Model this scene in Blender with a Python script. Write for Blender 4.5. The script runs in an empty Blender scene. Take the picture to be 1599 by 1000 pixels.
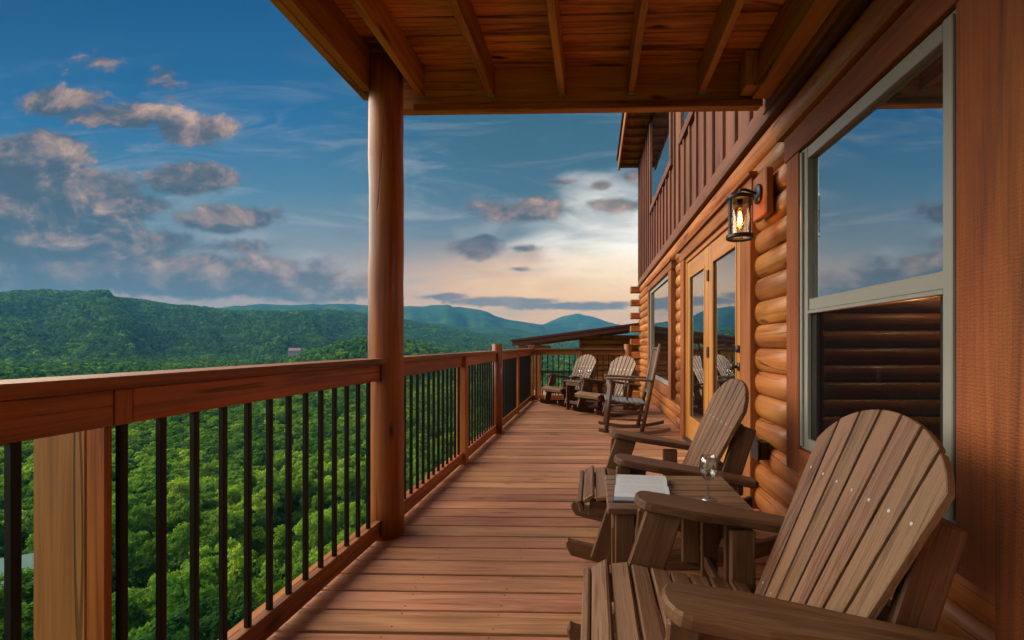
import bpy, math, random
import numpy as np
from mathutils import Matrix, Vector, noise as mnoise
R = math.radians
random.seed(7); rng = np.random.default_rng(7)
sc = bpy.context.scene
col = sc.collection

# ------------------------------------------------------------------ camera
F = 711.0; CH = 1.095; YAW = R(1.5)
cam = bpy.data.cameras.new('camera'); camo = bpy.data.objects.new('camera', cam); col.objects.link(camo)
cam.sensor_width = 36; cam.lens = 36 * F / 1599
cam.shift_x = -((927 - F * math.tan(YAW)) - 799.5) / 1599
cam.shift_y = 38 / 1599
cam.clip_start = 0.02; cam.clip_end = 60000
camo.location = (0, 0, CH); camo.rotation_euler = (R(90), 0, YAW)
sc.camera = camo
sc.view_settings.view_transform = 'Standard'; sc.view_settings.look = 'None'
sc.view_settings.exposure = 1.12; sc.view_settings.gamma = 1.0
cy = sc.cycles
cy.use_denoising = True; cy.max_bounces = 6; cy.diffuse_bounces = 4; cy.glossy_bounces = 4
cy.transmission_bounces = 6; cy.transparent_max_bounces = 10; cy.volume_bounces = 0
cy.caustics_reflective = False; cy.caustics_refractive = False; cy.sample_clamp_indirect = 6

# ------------------------------------------------------------------ sun
SUN_DIR = Vector((-0.93, 0.0, 0.38)).normalized()      # towards the sun
sl = bpy.data.lights.new('sun', 'SUN'); so = bpy.data.objects.new('sun', sl); col.objects.link(so)
sl.energy = 5.0; sl.angle = R(78); sl.color = (1.0, 0.84, 0.64)
so.rotation_euler = SUN_DIR.to_track_quat('Z', 'Y').to_euler()

# ------------------------------------------------------------------ node helpers
def nd(nt, typ, ins=None, **props):
    n = nt.nodes.new(typ)
    for k, v in props.items(): setattr(n, k, v)
    for k, v in (ins or {}).items():
        s = n.inputs[k]
        if isinstance(v, bpy.types.NodeSocket): nt.links.new(v, s)
        else: s.default_value = v
    return n
def mth(nt, op, a, b=None, c=None, clamp=False):
    ins = {0: a}
    if b is not None: ins[1] = b
    if c is not None: ins[2] = c
    return nd(nt, 'ShaderNodeMath', ins, operation=op, use_clamp=clamp).outputs[0]
def vmth(nt, op, a, b=None):
    ins = {0: a}
    if b is not None: ins[1] = b
    n = nd(nt, 'ShaderNodeVectorMath', ins, operation=op)
    return n.outputs['Value'] if op in ('LENGTH', 'DISTANCE', 'DOT_PRODUCT') else n.outputs[0]
def ramp(nt, fac, stops, interp='LINEAR'):
    n = nd(nt, 'ShaderNodeValToRGB', {0: fac}); e = n.color_ramp.elements
    n.color_ramp.interpolation = interp
    while len(e) < len(stops): e.new(0.5)
    for el, (p, c) in zip(e, stops):
        el.position = p; el.color = (c[0], c[1], c[2], 1)
    return n.outputs[0]
def mix(nt, fac, a, b, blend='MIX'):
    n = nd(nt, 'ShaderNodeMix', {0: fac, 6: a, 7: b}, data_type='RGBA', blend_type=blend)
    return n.outputs[2]
def sstep(nt, x, lo, hi):
    return nd(nt, 'ShaderNodeMapRange', {0: x, 1: lo, 2: hi, 3: 0.0, 4: 1.0}, interpolation_type='SMOOTHSTEP').outputs[0]
def c4(c): return (c[0], c[1], c[2], 1)

# ------------------------------------------------------------------ world: evening sky with clouds
def build_world():
    w = bpy.data.worlds.new('World'); sc.world = w; w.use_nodes = True
    nt = w.node_tree; nt.nodes.clear()
    tc = nd(nt, 'ShaderNodeTexCoord').outputs['Generated']
    nrm = vmth(nt, 'NORMALIZE', tc)
    sep = nd(nt, 'ShaderNodeSeparateXYZ', {0: nrm})
    ay = mth(nt, 'MAXIMUM', mth(nt, 'ABSOLUTE', sep.outputs[1]), 0.22)
    u = mth(nt, 'DIVIDE', sep.outputs[0], ay)
    v = mth(nt, 'DIVIDE', sep.outputs[2], ay)
    uv = nd(nt, 'ShaderNodeCombineXYZ', {0: u, 1: v, 2: 0.0}).outputs[0]
    sky = nd(nt, 'ShaderNodeTexSky', sky_type='NISHITA')
    sky.sun_disc = False; sky.sun_elevation = math.asin(SUN_DIR.z); sky.sun_rotation = math.atan2(SUN_DIR.x, SUN_DIR.y)
    nish = mix(nt, 1.0, sky.outputs[0], (0.09, 0.09, 0.09, 1), 'MULTIPLY')
    # gentle waviness so that the gradient is not a perfect one
    wn = nd(nt, 'ShaderNodeTexNoise', {'Vector': vmth(nt, 'MULTIPLY', uv, (1.5, 6, 1)), 'Scale': 1.0, 'Detail': 4.0}).outputs[0]
    vv = mth(nt, 'ADD', v, mth(nt, 'MULTIPLY', mth(nt, 'SUBTRACT', wn, 0.5), 0.10))
    vs = mth(nt, 'DIVIDE', vv, 0.9, clamp=True)
    left = ramp(nt, vs, [(0.0, (1.25, .58, .24)), (0.11, (.80, .46, .30)), (0.22, (.26, .29, .31)), (0.38, (.085, .205, .31)), (0.56, (.012, .125, .30)), (0.85, (.001, .070, .21))])
    right = ramp(nt, vs, [(0.0, (2.0, .92, .20)), (0.09, (1.65, .82, .25)), (0.19, (.84, .50, .29)), (0.26, (.17, .21, .25)), (0.38, (.058, .135, .20)), (0.56, (.032, .105, .17)), (0.85, (.015, .08, .16))])
    lr = sstep(nt, u, -0.75, -0.15)
    base = mix(nt, lr, left, right)
    base = mix(nt, 0.015, base, nish)
    # bright veil of cloud low over the far end of the house
    gl = vmth(nt, 'LENGTH', vmth(nt, 'MULTIPLY', vmth(nt, 'SUBTRACT', uv, (0.17, 0.185, 0)), (2.5, 5.6, 0)))
    gn = nd(nt, 'ShaderNodeTexNoise', {'Vector': vmth(nt, 'MULTIPLY', uv, (5, 16, 1)), 'Scale': 1.0, 'Detail': 6.0, 'Distortion': 0.8}).outputs[0]
    g = mth(nt, 'MULTIPLY', sstep(nt, mth(nt, 'ADD', gl, mth(nt, 'MULTIPLY', mth(nt, 'SUBTRACT', gn, 0.5), 1.3)), 1.25, 0.1), 0.9)
    base = mix(nt, g, base, ramp(nt, vs, [(.03, (2.0, .98, .26)), (.14, (1.55, 1.02, .50)), (.25, (1.40, 1.28, 1.08))]))
    # cirrus
    rot = nd(nt, 'ShaderNodeMapping', {0: uv, 2: (0, 0, R(-18)), 3: (2.0, 11.0, 1)}).outputs[0]
    cn = nd(nt, 'ShaderNodeTexNoise', {'Vector': rot, 'Scale': 1.3, 'Detail': 9.0, 'Roughness': 0.62, 'Distortion': 1.2}).outputs[0]
    cm = mth(nt, 'MULTIPLY', sstep(nt, cn, 0.46, 0.74), sstep(nt, v, 0.75, 0.25))
    base = mix(nt, mth(nt, 'MULTIPLY', cm, 0.55), base, (.48, .46, .46, 1))
    # clouds
    blobs = [(75,148,75,20,1.0),(175,172,90,22,1.2),(290,193,70,22,1.2),(20,245,100,44,2.0),(75,292,125,42,2.0),(150,318,85,28,1.5),(0,325,130,44,2.0),
             (30,368,200,32,1.9),(195,380,120,24,1.5),(283,275,76,24,1.7),(345,338,80,24,1.5),(372,383,58,14,1),(80,420,380,34,1.9),(340,440,220,24,1.6),(490,458,100,14,1),
             (815,330,80,15,1.0),(845,322,40,14,1.0),(742,386,44,19,1.3),(752,376,24,12,1.2),(872,284,24,6,.8),(940,290,20,8,.8),(984,276,17,9,1),(968,320,42,11,1),
             (680,463,44,6,1),(790,471,95,7,1.05),(905,478,105,7,1.05),(820,388,26,6,.7),(140,85,36,14,.55),(245,122,32,24,.6),(810,420,18,5,.8),
             (-260,300,160,60,1.2),(-420,410,300,40,1.2),(-300,150,140,30,.9),(1150,300,90,20,1.0),(1300,430,200,25,1.0),(1450,220,120,24,.8)]
    g_ = bpy.data.node_groups.new('cloud_density', 'ShaderNodeTree')
    g_.interface.new_socket('UV', in_out='INPUT', socket_type='NodeSocketVector')
    g_.interface.new_socket('Density', in_out='OUTPUT', socket_type='NodeSocketFloat')
    gi = g_.nodes.new('NodeGroupInput'); go = g_.nodes.new('NodeGroupOutput'); p = gi.outputs[0]
    nz = nd(g_, 'ShaderNodeTexNoise', {'Vector': vmth(g_, 'MULTIPLY', p, (7, 10, 1)), 'Scale': 1.0, 'Detail': 9.0, 'Roughness': 0.64, 'Distortion': 0.45}).outputs[0]
    nz2 = nd(g_, 'ShaderNodeTexNoise', {'Vector': vmth(g_, 'MULTIPLY', p, (26, 40, 1)), 'Scale': 1.0, 'Detail': 6.0, 'Roughness': 0.6}).outputs[0]
    acc = None
    for (x, y, rx, ry, wt) in blobs:
        cx, cv = (x - 927) / F, (538 - y) / F
        l = vmth(g_, 'LENGTH', vmth(g_, 'MULTIPLY', vmth(g_, 'SUBTRACT', p, (cx, cv, 0)), (F / rx / 1.25, F / ry / 1.25, 0)))
        d = mth(g_, 'MULTIPLY_ADD', l, -wt, wt)
        acc = d if acc is None else mth(g_, 'MAXIMUM', acc, d)
    acc = mth(g_, 'MAXIMUM', acc, -1.0)
    acc = mth(g_, 'ADD', acc, mth(g_, 'MULTIPLY', mth(g_, 'SUBTRACT', nz, 0.52), 2.4))
    acc = mth(g_, 'ADD', acc, mth(g_, 'MULTIPLY', mth(g_, 'SUBTRACT', nz2, 0.5), 0.9))
    g_.interface.new_socket('Billow', in_out='OUTPUT', socket_type='NodeSocketFloat')
    g_.links.new(acc, go.inputs[0]); g_.links.new(mth(g_, 'ADD', nz, mth(g_, 'MULTIPLY', nz2, .14)), go.inputs[1])
    def dens(off):
        n = nt.nodes.new('ShaderNodeGroup'); n.node_tree = g_
        nt.links.new(vmth(nt, 'ADD', uv, off) if off else uv, n.inputs[0]); return n.outputs[0], n.outputs[1]
    d0, b0 = dens(None); d1, b1 = dens((0.030, 0.034, 0))
    alpha = sstep(nt, d0, -0.10, 0.50)
    lit = mth(nt, 'MULTIPLY_ADD', mth(nt, 'SUBTRACT', b0, b1), 2.2, 0.27)
    lit = mth(nt, 'ADD', lit, mth(nt, 'MULTIPLY', nd(nt, 'ShaderNodeClamp', {0: mth(nt, 'SUBTRACT', d0, d1), 1: -.6, 2: .6}).outputs[0], .30))
    lit = mth(nt, 'SUBTRACT', lit, mth(nt, 'MULTIPLY', mth(nt, 'MINIMUM', d0, 1.6), .09), clamp=True)
    cl = ramp(nt, lit, [(0.0, (.060, .068, .095)), (0.25, (.125, .108, .125)), (0.55, (.32, .205, .165)), (1.0, (.72, .46, .32))])
    low = mth(nt, 'MULTIPLY', sstep(nt, v, 0.26, 0.10), mth(nt, 'MULTIPLY_ADD', lr, .6, .4))
    cl = mix(nt, mth(nt, 'MULTIPLY', low, 0.6), cl, (.33, .21, .15, 1))
    base = mix(nt, mth(nt, 'MULTIPLY', alpha, 0.93), base, cl)
    bg = nd(nt, 'ShaderNodeBackground', {0: base, 1: 0.52})
    out = nd(nt, 'ShaderNodeOutputWorld'); nt.links.new(bg.outputs[0], out.inputs[0])
    w.cycles.sampling_method = 'MANUAL'; w.cycles.sample_map_resolution = 512
build_world()

# ------------------------------------------------------------------ materials
MATS = {}
def newmat(name):
    m = bpy.data.materials.new(name); m.use_nodes = True; MATS[name] = m
    nt = m.node_tree; b = nt.nodes['Principled BSDF']; return m, nt, b
def wood(name, dark, mid, light, along=1.2, across=22, rough=.5, bump=.25, coat=0.0, knots=.5, vary=.22, saw=0.0, spec=.4, streak=.5, contrast=1.5, checks=0.0):
    m, nt, b = newmat(name)
    oi = nd(nt, 'ShaderNodeObjectInfo'); rnd = oi.outputs['Random']
    tc = nd(nt, 'ShaderNodeTexCoord').outputs['Object']
    off = nd(nt, 'ShaderNodeCombineXYZ', {0: mth(nt, 'MULTIPLY', rnd, 37.0), 1: mth(nt, 'MULTIPLY', rnd, 91.0), 2: mth(nt, 'MULTIPLY', rnd, 53.0)}).outputs[0]
    p = vmth(nt, 'ADD', tc, off)
    n1 = nd(nt, 'ShaderNodeTexNoise', {'Vector': vmth(nt, 'MULTIPLY', p, (along, across, across)), 'Scale': 1.0, 'Detail': 7.0, 'Roughness': .62, 'Distortion': .9}).outputs[0]
    n2 = nd(nt, 'ShaderNodeTexNoise', {'Vector': vmth(nt, 'MULTIPLY', p, (along * 2.2, across * 7, across * 7)), 'Scale': 1.0, 'Detail': 3.0}).outputs[0]
    n3 = nd(nt, 'ShaderNodeTexNoise', {'Vector': vmth(nt, 'MULTIPLY', p, (.9, 3.0, 3.0)), 'Scale': 1.0, 'Detail': 4.0}).outputs[0]
    fac = mth(nt, 'ADD', mth(nt, 'MULTIPLY', n1, .65), mth(nt, 'MULTIPLY', n2, streak * .5))
    fac = mth(nt, 'ADD', fac, mth(nt, 'MULTIPLY', mth(nt, 'SUBTRACT', n3, .5), .55))
    fac = mth(nt, 'MULTIPLY_ADD', fac, contrast, .5 - .5 * contrast + (.05 * contrast if streak < .6 else 0))
    c = ramp(nt, fac, [(0.22, dark), (0.50, mid), (0.80, light)])
    if knots > 0:
        vo = nd(nt, 'ShaderNodeTexVoronoi', {'Vector': vmth(nt, 'ADD', vmth(nt, 'MULTIPLY', p, (2.2, 8.5, 8.5)), vmth(nt, 'MULTIPLY', nd(nt, 'ShaderNodeTexNoise', {'Vector': p, 'Scale': 6.0}).outputs['Color'], (.35, .35, .35))), 'Scale': 1.0})
        k = mth(nt, 'MULTIPLY', sstep(nt, vo.outputs['Distance'], .20, .06), knots)
        k = mth(nt, 'MULTIPLY', k, mth(nt, 'GREATER_THAN', nd(nt, 'ShaderNodeSeparateColor', {0: vo.outputs['Color']}).outputs[0], .5))
        c = mix(nt, k, c, (dark[0] * .35, dark[1] * .3, dark[2] * .3, 1))
    hv = nd(nt, 'ShaderNodeHueSaturation', {'Hue': mth(nt, 'MULTIPLY_ADD', mth(nt, 'FRACT', mth(nt, 'MULTIPLY', rnd, 7.3)), .016, .492), 'Saturation': 1.0,
            'Value': mth(nt, 'MULTIPLY_ADD', rnd, vary, 1 - vary * .5), 'Color': c}).outputs[0]
    nt.links.new(hv, b.inputs['Base Color'])
    nt.links.new(mth(nt, 'MULTIPLY_ADD', n1, .3, rough - .15), b.inputs['Roughness'])
    b.inputs['Specular IOR Level'].default_value = spec
    b.inputs['Coat Weight'].default_value = coat; b.inputs['Coat Roughness'].default_value = .25
    h = mth(nt, 'ADD', n1, mth(nt, 'MULTIPLY', n2, .6))
    if saw > 0:
        wv = nd(nt, 'ShaderNodeTexWave', {'Vector': p, 'Scale': 30.0, 'Distortion': 7.0, 'Detail': 4.0, 'Detail Scale': 3.0}, bands_direction='X').outputs[1]
        h = mth(nt, 'ADD', h, mth(nt, 'MULTIPLY', wv, saw))
    if checks > 0:
        cn = nd(nt, 'ShaderNodeTexNoise', {'Vector': vmth(nt, 'MULTIPLY', p, (.30, 8.5, 8.5)), 'Scale': 1.0, 'Detail': 1.0, 'Distortion': .0}).outputs[0]
        gate = nd(nt, 'ShaderNodeTexNoise', {'Vector': vmth(nt, 'MULTIPLY', p, (1.6, 3, 3)), 'Scale': 1.0}).outputs[0]
        ck = mth(nt, 'MULTIPLY', sstep(nt, mth(nt, 'ABSOLUTE', mth(nt, 'SUBTRACT', cn, .5)), .011, .003), sstep(nt, gate, .50, .58))
        h = mth(nt, 'SUBTRACT', h, mth(nt, 'MULTIPLY', ck, 2.0))
        nt.links.new(mix(nt, mth(nt, 'MULTIPLY', ck, checks), hv, (dark[0] * .2, dark[1] * .2, dark[2] * .2, 1)), b.inputs['Base Color'])
    bp = nd(nt, 'ShaderNodeBump', {'Strength': bump, 'Distance': .004, 'Height': h})
    nt.links.new(bp.outputs[0], b.inputs['Normal'])
    return m
def plain(name, colr, rough=.5, metal=0.0, spec=.5, noise=0.12, scale=8.0, bump=0.0):
    m, nt, b = newmat(name)
    tc = nd(nt, 'ShaderNodeTexCoord').outputs['Object']
    n = nd(nt, 'ShaderNodeTexNoise', {'Vector': tc, 'Scale': scale, 'Detail': 5.0}).outputs[0]
    c = mix(nt, n, (colr[0] * (1 - noise * 2), colr[1] * (1 - noise * 2), colr[2] * (1 - noise * 2), 1), (min(1, colr[0] * (1 + noise * 2)), min(1, colr[1] * (1 + noise * 2)), min(1, colr[2] * (1 + noise * 2)), 1))
    nt.links.new(c, b.inputs['Base Color']); b.inputs['Metallic'].default_value = metal
    nt.links.new(mth(nt, 'MULTIPLY_ADD', n, .25, rough - .12), b.inputs['Roughness']); b.inputs['Specular IOR Level'].default_value = spec
    if bump:
        nt.links.new(nd(nt, 'ShaderNodeBump', {'Strength': bump, 'Distance': .01, 'Height': n}).outputs[0], b.inputs['Normal'])
    return m
def pane_mat(name, gloss, transp, tint=(.85, .9, .92), dark=(.012, .014, .016)):
    m, nt, b = newmat(name); nt.nodes.remove(b)
    tc = nd(nt, 'ShaderNodeTexCoord').outputs['Object']
    n = nd(nt, 'ShaderNodeTexNoise', {'Vector': tc, 'Scale': 1.6, 'Detail': 1.0}).outputs[0]
    bp = nd(nt, 'ShaderNodeBump', {'Strength': .04, 'Distance': .01, 'Height': n}).outputs[0]
    gl = nd(nt, 'ShaderNodeBsdfGlossy', {'Color': c4(tint), 'Roughness': .012, 'Normal': bp}).outputs[0]
    df = nd(nt, 'ShaderNodeBsdfDiffuse', {'Color': c4(dark)}).outputs[0]
    tr = nd(nt, 'ShaderNodeBsdfTransparent', {'Color': (.8, .82, .8, 1)}).outputs[0]
    body = nd(nt, 'ShaderNodeMixShader', {0: transp, 1: df, 2: tr}).outputs[0]
    lw = nd(nt, 'ShaderNodeLayerWeight', {'Blend': .35}).outputs['Fresnel']
    fac = mth(nt, 'MULTIPLY_ADD', lw, .35, gloss, clamp=True)
    o = nt.nodes['Material Output']
    nt.links.new(nd(nt, 'ShaderNodeMixShader', {0: fac, 1: body, 2: gl}).outputs[0], o.inputs[0]); return m

M_RAIL = wood('stained_rail_wood', (.13, .034, .006), (.31, .092, .014), (.43, .15, .026), across=22, rough=.5, knots=1.0, coat=.1, checks=.8, contrast=1.8)
M_POST = wood('stained_log_wood', (.085, .018, .005), (.22, .052, .010), (.33, .10, .02), along=.7, across=12, rough=.5, coat=.15, knots=1.0, checks=.9, contrast=1.9)
M_CAP = wood('weathered_cap_wood', (.07, .020, .006), (.20, .062, .014), (.33, .13, .035), across=24, rough=.6, knots=.8, checks=.8, contrast=1.8)
M_RAWPOST = wood('pale_post_wood', (.20, .085, .017), (.34, .165, .036), (.43, .235, .06), along=.8, across=14, rough=.6, knots=.9, checks=.6)
M_DECK = wood('deck_stain', (.165, .068, .032), (.37, .170, .086), (.48, .250, .145), along=1.8, across=26, rough=.55, knots=.6, vary=.34, bump=.4, streak=.7, contrast=1.3, checks=.35)
M_JOIST = wood('joist_wood', (.16, .052, .011), (.43, .165, .034), (.57, .27, .07), across=18, rough=.6, knots=.8, checks=.6)
M_CEIL = wood('overhead_plank_wood', (.10, .026, .006), (.54, .185, .040), (.74, .32, .09), along=1.5, across=24, rough=.6, knots=1.0, vary=.55, streak=.35, contrast=1.8, checks=.6)
M_LOG = wood('varnished_log', (.17, .050, .012), (.37, .130, .028), (.50, .22, .06), along=.8, across=11, rough=.48, coat=.15, knots=.8, vary=.34, bump=.25, contrast=1.6, checks=.85)
M_TRIM = wood('rough_sawn_trim', (.11, .030, .008), (.235, .070, .017), (.33, .115, .03), across=24, rough=.7, knots=.25, saw=.6, bump=.45)
M_SIDING = wood('red_brown_siding', (.07, .023, .013), (.14, .048, .026), (.20, .075, .042), across=16, rough=.65, knots=.4, vary=.3)
M_DOOR = wood('honey_door_wood', (.28, .115, .026), (.43, .19, .045), (.52, .26, .07), along=.8, across=20, rough=.35, coat=.25, knots=0, vary=.08)
M_POLY = wood('brown_poly_lumber', (.036, .015, .006), (.094, .043, .019), (.175, .097, .053), along=2.4, across=34, rough=.5, knots=0, vary=.22, bump=.45, streak=1.1, contrast=1.9)
M_POLYD = wood('brown_poly_frame', (.042, .018, .008), (.092, .041, .018), (.15, .077, .038), along=2.4, across=30, rough=.5, knots=0, vary=.12, bump=.25, streak=.8)
M_ROCK = wood('dark_rocker_wood', (.050, .026, .016), (.105, .055, .035), (.17, .10, .07), across=22, rough=.5, knots=.3, vary=.15)
M_ROCKSEAT = plain('grey_woven_seat', (.16, .17, .19), .6, noise=.2, scale=60)
M_BAL = plain('black_baluster_paint', (.006, .0045, .004), .45, spec=.25, noise=.2)
M_IRON = plain('black_iron', (.016, .015, .017), .42, spec=.5, noise=.2)
M_VINYL = plain('grey_beige_vinyl', (.27, .272, .252), .35, noise=.04)
M_SCREW = plain('screw_steel', (.65, .64, .62), .35, metal=.8)
M_NAIL = plain('rusty_nail', (.03, .018, .013), .6)
M_METALROOF = plain('dark_red_metal_roof', (.10, .032, .030), .4, metal=.2, noise=.1)
M_SHINGLE = plain('dark_shingle', (.04, .035, .034), .9, noise=.3, scale=20, bump=.4)
M_GREENROOF = plain('green_metal_roof', (.13, .32, .27), .4, noise=.08)
M_WHITE = plain('pale_house_paint', (.55, .50, .46), .6)
M_PINKROOF = plain('pink_grey_roof', (.42, .25, .24), .7)
M_PAGE = None
M_PANE = pane_mat('window_pane', .66, .35, dark=(.06, .07, .075))
M_PANED = pane_mat('door_pane', .62, .15)
M_PANEL = pane_mat('lower_sash_pane', .12, .9)
def screen_mat():
    m, nt, b = newmat('insect_screen')
    nt.nodes.remove(b); df = nd(nt, 'ShaderNodeBsdfDiffuse', {'Color': (.006, .006, .007, 1)}).outputs[0]
    tr = nd(nt, 'ShaderNodeBsdfTransparent').outputs[0]
    tc = nd(nt, 'ShaderNodeTexCoord').outputs['Object']
    w1 = nd(nt, 'ShaderNodeTexWave', {'Vector': tc, 'Scale': 60.0}, bands_direction='X').outputs[1]
    w2 = nd(nt, 'ShaderNodeTexWave', {'Vector': tc, 'Scale': 60.0}, bands_direction='Y').outputs[1]
    f = mth(nt, 'MULTIPLY_ADD', mth(nt, 'MULTIPLY', w1, w2), .45, .45)
    nt.links.new(nd(nt, 'ShaderNodeMixShader', {0: f, 1: df, 2: tr}).outputs[0], nt.nodes['Material Output'].inputs[0]); return m
M_SCREEN = screen_mat()
def page_mat():
    m, nt, b = newmat('printed_page')
    tc = nd(nt, 'ShaderNodeTexCoord').outputs['Object']; s = nd(nt, 'ShaderNodeSeparateXYZ', {0: tc})
    ln = mth(nt, 'GREATER_THAN', mth(nt, 'FRACT', mth(nt, 'MULTIPLY', s.outputs[1], 150.0)), .55)
    wd = nd(nt, 'ShaderNodeTexNoise', {'Vector': vmth(nt, 'MULTIPLY', tc, (260, 150, 1)), 'Scale': 1.0, 'Detail': 1.0}).outputs[0]
    k = mth(nt, 'MULTIPLY', mth(nt, 'MULTIPLY', ln, mth(nt, 'GREATER_THAN', wd, .46)), .38)
    inx = mth(nt, 'LESS_THAN', mth(nt, 'ABSOLUTE', s.outputs[0]), .088)
    iny = mth(nt, 'COMPARE', mth(nt, 'ABSOLUTE', s.outputs[1]), .068, .050)
    k = mth(nt, 'MULTIPLY', k, mth(nt, 'MULTIPLY', inx, iny))
    nt.links.new(mix(nt, k, (.44, .48, .53, 1), (.10, .11, .13, 1)), b.inputs['Base Color']); b.inputs['Roughness'].default_value = .6; return m
M_PAGE = page_mat()
def glass_mat(name, tint=(1, 1, 1)):
    m, nt, b = newmat(name); nt.nodes.remove(b)
    fr = nd(nt, 'ShaderNodeLayerWeight', {'Blend': .3})
    gl = nd(nt, 'ShaderNodeBsdfGlossy', {'Color': (.7, .7, .7, 1), 'Roughness': .03}).outputs[0]
    tr = nd(nt, 'ShaderNodeBsdfTransparent', {'Color': mix(nt, sstep(nt, fr.outputs['Facing'], .3, .95), c4(tint), (tint[0] * .35, tint[1] * .35, tint[2] * .37, 1))}).outputs[0]
    f = mth(nt, 'MULTIPLY_ADD', fr.outputs['Facing'], .6, .12, clamp=True)
    nt.links.new(nd(nt, 'ShaderNodeMixShader', {0: f, 1: tr, 2: gl}).outputs[0], nt.nodes['Material Output'].inputs[0]); return m
M_GLASS = glass_mat('clear_glass', (.93, .95, .96)); M_LANTGLASS = glass_mat('lantern_glass', (.80, .74, .68))
def emis(name, c, s):
    m, nt, b = newmat(name); b.inputs['Base Color'].default_value = c4(c)
    b.inputs['Emission Color'].default_value = c4(c); b.inputs['Emission Strength'].default_value = s; return m
M_BULB = emis('glowing_filament', (1.0, .62, .16), 18.0)
M_BULBG = emis('amber_bulb_glass', (1.0, .42, .06), 2.2)
M_BOOKCOVER = plain('dark_blue_cover', (.03, .05, .09), .5)
def leaf_mat(name, a, b_, c_):
    m, nt, b = newmat(name); nt.nodes.remove(b)
    oi = nd(nt, 'ShaderNodeObjectInfo').outputs['Random']
    geo = nd(nt, 'ShaderNodeNewGeometry')
    n = nd(nt, 'ShaderNodeTexNoise', {'Vector': geo.outputs['Position'], 'Scale': .55, 'Detail': 4.0}).outputs[0]
    ri = geo.outputs['Random Per Island']
    f = mth(nt, 'ADD', mth(nt, 'MULTIPLY', oi, .6), mth(nt, 'ADD', mth(nt, 'MULTIPLY', n, .35), mth(nt, 'MULTIPLY', ri, .2)))
    c = ramp(nt, f, [(.25, a), (.55, b_), (.85, c_)])
    df = nd(nt, 'ShaderNodeBsdfDiffuse', {'Color': c}).outputs[0]
    tl = nd(nt, 'ShaderNodeBsdfTranslucent', {'Color': mix(nt, 1.0, c, (1.1, 1.25, .5, 1), 'MULTIPLY')}).outputs[0]
    nt.links.new(nd(nt, 'ShaderNodeMixShader', {0: .42, 1: df, 2: tl}).outputs[0], nt.nodes['Material Output'].inputs[0]); return m
LEAF = [leaf_mat('leaf_bright', (.13, .24, .035), (.23, .39, .055), (.38, .50, .10)),
        leaf_mat('leaf_mid', (.07, .18, .036), (.145, .295, .05), (.24, .38, .07)),
        leaf_mat('leaf_dark', (.034, .11, .034), (.075, .185, .044), (.13, .25, .055))]
M_BARK = plain('bark', (.09, .07, .055), .9, noise=.3, scale=6)
def ground_mat():
    m, nt, b = newmat('forest_ground')
    geo = nd(nt, 'ShaderNodeNewGeometry').outputs['Position']
    n1 = nd(nt, 'ShaderNodeTexNoise', {'Vector': geo, 'Scale': .0035, 'Detail': 8.0, 'Roughness': .6}).outputs[0]
    vo = nd(nt, 'ShaderNodeTexVoronoi', {'Vector': geo, 'Scale': .085, 'Randomness': 1.0})
    n2 = nd(nt, 'ShaderNodeTexNoise', {'Vector': geo, 'Scale': .05, 'Detail': 6.0, 'Roughness': .65}).outputs[0]
    n3 = nd(nt, 'ShaderNodeTexNoise', {'Vector': geo, 'Scale': .012, 'Detail': 7.0, 'Roughness': .7}).outputs[0]
    f = mth(nt, 'ADD', mth(nt, 'MULTIPLY', n1, .5), mth(nt, 'ADD', mth(nt, 'MULTIPLY', n3, .6), mth(nt, 'MULTIPLY', n2, .35)))
    c = ramp(nt, f, [(.56, (.010, .040, .014)), (.72, (.036, .10, .02)), (.90, (.11, .19, .03))])
    nt.links.new(c, b.inputs['Base Color']); b.inputs['Roughness'].default_value = 1; b.inputs['Specular IOR Level'].default_value = .0
    h = mth(nt, 'SUBTRACT', n2, vo.outputs['Distance'])
    nt.links.new(nd(nt, 'ShaderNodeBump', {'Strength': 1.0, 'Distance': 9.0, 'Height': h}).outputs[0], b.inputs['Normal']); return m
M_GROUND = ground_mat()

# ------------------------------------------------------------------ object helpers
def tag(o, label=None, cat=None, group=None, kind=None):
    if label: o['label'] = label
    if cat: o['category'] = cat
    if group: o['group'] = group
    if kind: o['kind'] = kind
    return o
def empty(name, loc=(0, 0, 0), rz=0, label=None, cat=None, group=None, parent=None):
    o = bpy.data.objects.new(name, None); col.objects.link(o); o.empty_display_size = .1
    o.location = loc; o.rotation_euler = (0, 0, rz); o.parent = parent
    return tag(o, label, cat, group)
def mesh(name, v, f, mat=None, smooth=False):
    me = bpy.data.meshes.new(name); me.from_pydata([tuple(map(float, p)) for p in v], [], f); me.update()
    if mat: me.materials.append(mat)
    if smooth: me.polygons.foreach_set('use_smooth', [True] * len(me.polygons))
    return me
def link(name, me, parent=None, M=None):
    o = bpy.data.objects.new(name, me); col.objects.link(o); o.parent = parent
    if M is not None: o.matrix_basis = M
    return o
def axes(o, ax, ay):
    ax = Vector(ax).normalized(); ay = Vector(ay); ay = (ay - ax * ay.dot(ax)).normalized(); az = ax.cross(ay)
    return Matrix(((ax.x, ay.x, az.x, o[0]), (ax.y, ay.y, az.y, o[1]), (ax.z, ay.z, az.z, o[2]), (0, 0, 0, 1)))
CACHE = {}
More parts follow.
